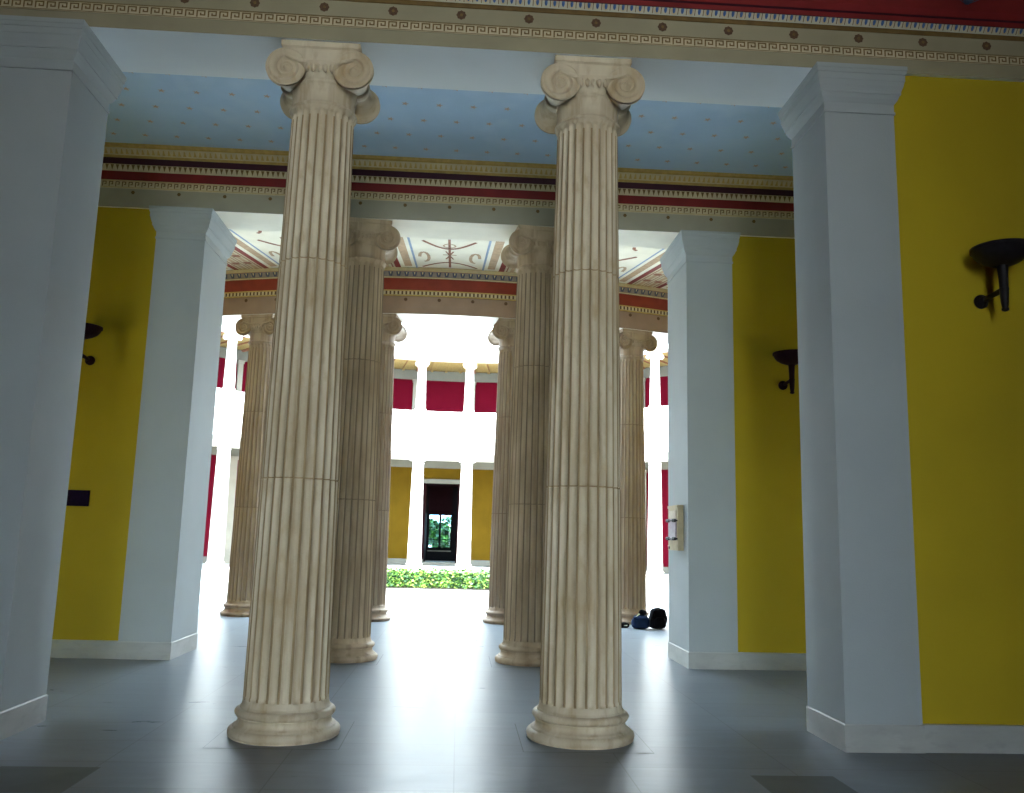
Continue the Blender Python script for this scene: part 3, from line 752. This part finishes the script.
# ------------------------------------------------------------------ planting
def leaves(mb, n, fn, size, mats):
    for _ in range(n):
        c = Vector(fn()); s = size * random.uniform(.6, 1.3)
        q = Matrix.Rotation(random.uniform(0, 2 * PI), 3, 'Z') @ Matrix.Rotation(random.uniform(-1.1, 1.1), 3, 'X') @ Matrix.Rotation(random.uniform(-.8, .8), 3, 'Y')
        pts = [c + q @ Vector(v) * s for v in ((-.5, 0, 0), (-.15, -.32, .08), (.35, -.25, .08), (.6, 0, -.02), (.35, .25, .08), (-.15, .32, .08))]
        mb.face(pts, random.choice(mats))
HX0, HX1, HY0, HY1, HZ = -3.9, 2.6, 26.45, 28.3, .50
hd = thing('box_hedge', 'low clipped green hedge in the sunlit court before the far doorway', 'hedge', ((HX0 + HX1) / 2, (HY0 + HY1) / 2, 0))
lx, ly = (HX1 - HX0) / 2, (HY1 - HY0) / 2
m = MB(); m.box(-lx + .06, lx - .06, -ly + .06, ly - .06, 0, HZ - .12, 'leaf3'); 
def hp():
    if random.random() < .6: return (random.uniform(-lx, lx), -ly + random.uniform(-.02, .10), random.uniform(.03, HZ))
    return (random.uniform(-lx, lx), random.uniform(-ly, ly), HZ - random.uniform(.0, .10) + .05 * math.sin(random.uniform(0, 50)))
leaves(m, 8000, hp, .10, ['leaf', 'leaf', 'leaf2', 'leaf3', 'leaf3'])
m.build('foliage', hd)
m = MB(); m.box(-lx - .05, lx + .05, -ly - .07, ly + .07, -.02, .035, 'soil'); m.build('planting_bed', hd)
def tree(x, y, h, r, label):
    t = thing('garden_tree', label, 'tree', (x, y, -.06))
    m = MB(); m.tube([(0, 0, 0), (.05, 0, h * .3), (-.03, .05, h * .55), (.05, .02, h * .8)], [.16, .12, .10, .04], 'bark', 10); m.build('trunk', t)
    m = MB()
    for bx_, by_, bz_, br_ in [(0, 0, h * .72, r)] + [(random.uniform(-r, r) * .7, random.uniform(-r, r) * .7, h * random.uniform(.4, .9), r * .6) for _ in range(6)]:
        def fn():
            while True:
                p_ = Vector((random.uniform(-1, 1), random.uniform(-1, 1), random.uniform(-1, 1)))
                if p_.length < 1: return (bx_ + p_.x * br_, by_ + p_.y * br_, bz_ + p_.z * br_ * .8)
        leaves(m, 420, fn, .30, ['leaf', 'leaf3', 'leaf3'])
    m.build('crown', t); return t
tree(-2.55, 55.0, 2.5, 1.25, 'green tree seen through the left pane of the far glazed door')
tree(-0.45, 58.4, 2.6, 1.3, 'green tree seen through the right pane of the far glazed door')

# ------------------------------------------------------------------ wall torches, plaque, tablet
def torch(x, yw, label, kk='iron'):
    t = thing('torch_bracket', label, 'wall torch', (x, yw, 3.70), group='iron torch brackets')
    m = MB(); n = 24
    pr = [(.0, .050), (.0, .010), (.012, .058), (.030, .058), (.038, .040), (.060, .030), (.075, .018)]
    rows = [[(r_ * math.cos(2 * PI * j / n), -d_, r_ * math.sin(2 * PI * j / n)) for j in range(n)] for d_, r_ in ((0, .05), (.006, .062), (.022, .062), (.03, .045), (.055, .036), (.07, .022))]
    m.grid(rows, kk, closed=True); m.face(rows[-1], kk); m.face(rows[0][::-1], kk); m.build('wall_mount', t)
    m = MB(); m.tube([(0, -.05, 0), (0, -.18, .012), (0, -.30, .018), (0, -.345, .02)], [.020, .022, .026, .03], kk, 12); m.ball((0, -.335, .02), .038, kk); m.build('arm', t)
    m = MB(); m.tube([(0, -.335, -.15), (0, -.335, -.10), (0, -.335, -.02), (0, -.335, .10), (0, -.335, .20), (0, -.335, .262)], [.022, .030, .035, .036, .042, .058], kk, 14)
    m.lathe([(.010, -.168), (.027, -.16), (.030, -.145), (.022, -.135)], kk, 14, 0, -.335); m.build('stem', t)
    m = MB()
    pr = [(.050, .218), (.085, .228), (.14, .250), (.188, .282), (.215, .318), (.226, .346), (.234, .350), (.238, .352), (.238, .378), (.226, .380), (.212, .352), (.185, .318), (.11, .280), (.02, .275)]
    m.lathe(pr, kk, 40, 0, -.335); m.build('bowl', t)
    return t
torch(4.43, AY0 + REC, 'big iron torch bracket on the yellow wall at the right edge')
torch(4.29, BY0 + REC, 'dark torch bracket half hidden behind the near right pier', 'ironred')
torch(-4.815, BY0 + REC, 'dark torch bracket half hidden behind the near left pier', 'ironred')
m = MB(); m.box(-.19, .19, -.016, 0, -.10, .10, 'plaque'); m.box(-.175, .175, -.020, -.012, -.085, .085, 'plaque')
o = m.build('wall_plaque'); o.location = (-4.843, BY0 + REC, 1.938); tag(o, 'small dark violet plaque on the yellow wall under the left torch bracket', 'plaque')
t = thing('stone_tablet', 'beige tablet with a mauve plate clamped on the inner face of the far right pier', 'tablet', (BXR, 11.77, 1.47))
m = MB(); m.box(-.075, 0, -.27, .27, 0, .60, 'tablet'); m.box(-.085, -.07, -.27, .27, .565, .60, 'tablet'); m.box(-.083, -.07, -.27, .27, .05, .065, 'tablet'); m.build('slab', t)
m = MB(); m.box(-.092, -.074, -.20, .20, .135, .42, 'violet'); m.build('plate', t)
m = MB(); m.box(-.088, -.074, -.17, .16, .425, .53, 'paper'); m.build('paper_sheet', t)
for z in (.155, .395):
    m = MB(); m.tube([(-.105, -.25, z), (-.105, .25, z)], .010, 'iron', 8)
    for y_ in (-.21, -.13, .13, .21): m.ball((-.105, y_, z), (.020, .045, .024), 'iron', 10, 8)
    m.box(-.105, -.070, -.25, -.23, z - .01, z + .01, 'iron'); m.box(-.105, -.070, .23, .25, z - .01, z + .01, 'iron')
    m.build('clamp_bar', t)
m = MB(); m.tube([(-.074, .20, .035), (-.085, .20, .035)], .018, 'iron', 10); m.build('screw', t)

# ------------------------------------------------------------------ bags on the floor
def softbox(mb, c, h, k, n=14, pw=3.2, sag=.12, seed=1):
    rnd = random.Random(seed); ph = [rnd.uniform(0, 6) for _ in range(6)]
    rows = []
    for i in range(1, n):
        t = PI * i / n
        row = []
        for j in range(24):
            a = 2 * PI * j / 24
            def se(v, p_): return math.copysign(abs(v) ** (2 / p_), v)
            x = se(math.sin(t), pw) * se(math.cos(a), pw); y_ = se(math.sin(t), pw) * se(math.sin(a), pw); z = -se(math.cos(t), pw)
            wob = 1 + .05 * math.sin(3 * a + ph[0] + z * 2) + .04 * math.sin(5 * a + ph[1] - z * 5) + .04 * math.sin(7 * z + ph[2])
            tp = 1 - sag * (z + 1) / 2
            row.append((c[0] + h[0] * x * wob * tp, c[1] + h[1] * y_ * wob * tp, max(.002, c[2] + h[2] * z)))
        rows.append(row)
    mb.grid(rows, k, closed=True); mb.face(rows[0][::-1], k); mb.face(rows[-1], k)
bk = thing('backpack', 'upright black backpack on the floor beside the far right pier', 'bag', (3.70, 16.2, 0), R_(8), 'bags by the portico column')
m = MB(); softbox(m, (0, 0, .185), (.175, .12, .185), 'bagblack', 16, 3.4, .18, 3); m.build('body', bk)
m = MB(); softbox(m, (0, -.115, .12), (.115, .05, .095), 'bagblack', 12, 3.0, .1, 5); m.build('front_pocket', bk)
m = MB(); m.tube([(-.05, .02, .33), (-.03, .02, .368), (.03, .02, .372), (.06, .02, .335)], .010, 'bagblack', 8); m.build('carry_handle', bk)
m = MB(); m.tube([(-.10, -.03, .33), (-.13, -.13, .25), (-.145, -.155, .12), (-.16, -.15, .02)], .014, 'bagblack', 8); m.build('shoulder_strap', bk)
bl = thing('shoulder_bag', 'slumped navy blue bag on the floor between the column base and the black backpack', 'bag', (3.36, 16.12, 0), R_(-6), 'bags by the portico column')
m = MB(); softbox(m, (0, 0, .125), (.185, .13, .125), 'bagblue', 16, 2.8, .25, 8); m.build('body', bl)
m = MB(); softbox(m, (.0, -.05, .20), (.15, .09, .035), 'bagblue', 12, 2.6, .2, 9); m.build('flap', bl)
m = MB(); m.tube([(-.10, -.10, .20), (-.05, -.06, .245), (0, -.02, .275), (.03, 0, .285)], .012, 'strap', 8); m.build('strap', bl, 'pale yellow strap')
cp = thing('folded_jacket', 'small black bundle lying on top of the navy blue bag', 'jacket', (3.40, 16.12, .245))
m = MB(); softbox(m, (0, 0, .045), (.085, .08, .048), 'bagblack', 12, 2.4, .3, 12); m.build('bundle', cp)
m = MB(); softbox(m, (-.02, -.03, .07), (.055, .05, .03), 'bagblack', 10, 2.2, .3, 13); m.build('sleeve', cp)
pc = thing('camera_pouch', 'small black pouch lying on the floor left of the navy blue bag', 'pouch', (3.08, 16.2, 0), R_(10), 'bags by the portico column')
m = MB(); softbox(m, (0, 0, .05), (.10, .075, .05), 'bagblack', 12, 2.8, .2, 21); m.build('body', pc)
m = MB(); m.box(-.03, .03, -.08, -.068, .045, .06, 'eggwhite'); m.build('buckle', pc, 'pale buckle')

# ------------------------------------------------------------------ light: open sky, sun, added fill lamp in the unseen passage
w = bpy.data.worlds.new('sky'); bpy.context.scene.world = w; w.use_nodes = True
nt = w.node_tree; bg = nt.nodes['Background']
bg.inputs['Color'].default_value = (0.70, 0.87, 1.0, 1); bg.inputs['Strength'].default_value = 22.0
sun = bpy.data.lights.new('sun', 'SUN'); sun.energy = 26.0; sun.angle = R_(1.0); sun.color = (1, .95, .86)
so = bpy.data.objects.new('sun', sun); C.objects.link(so); so.rotation_euler = (R_(32), R_(-12), 0)
al = bpy.data.lights.new('entrance_fill', 'AREA'); al.shape = 'RECTANGLE'; al.size = DX1 - DX0 - .2; al.size_y = DZ - .3; al.energy = 380; al.color = (1.0, .93, .80)  # fill lamp added behind the camera to brighten the column fronts
ao = bpy.data.objects.new('entrance_fill', al); C.objects.link(ao); ao.location = ((DX0 + DX1) / 2, YB - DL + .05, DZ / 2); ao.rotation_euler = (R_(90), 0, 0)

# ------------------------------------------------------------------ camera
cam = bpy.data.cameras.new('camera'); cam.sensor_width = 36; cam.lens = 869.41 / 1024 * 36; cam.clip_end = 500
co = bpy.data.objects.new('camera', cam); C.objects.link(co)
yaw, pit, rol = 0.05658, 0.15954, 0.02563
F = Vector((math.sin(yaw) * math.cos(pit), math.cos(yaw) * math.cos(pit), math.sin(pit)))
R0 = Vector((math.cos(yaw), -math.sin(yaw), 0)); U0 = R0.cross(F)
R = R0 * math.cos(rol) + U0 * math.sin(rol); U = -R0 * math.sin(rol) + U0 * math.cos(rol)
mt = Matrix((R, U, -F)).transposed().to_4x4(); mt.translation = Vector((0, 0, 1.6))
co.matrix_world = mt
sc = bpy.context.scene; sc.camera = co
sc.view_settings.view_transform = 'Standard'; sc.view_settings.look = 'None'; sc.view_settings.gamma = 1; sc.view_settings.exposure = 0.0
sc.view_settings.use_curve_mapping = False
sc.cycles.max_bounces = 10; sc.cycles.diffuse_bounces = 6; sc.cycles.use_denoising = True
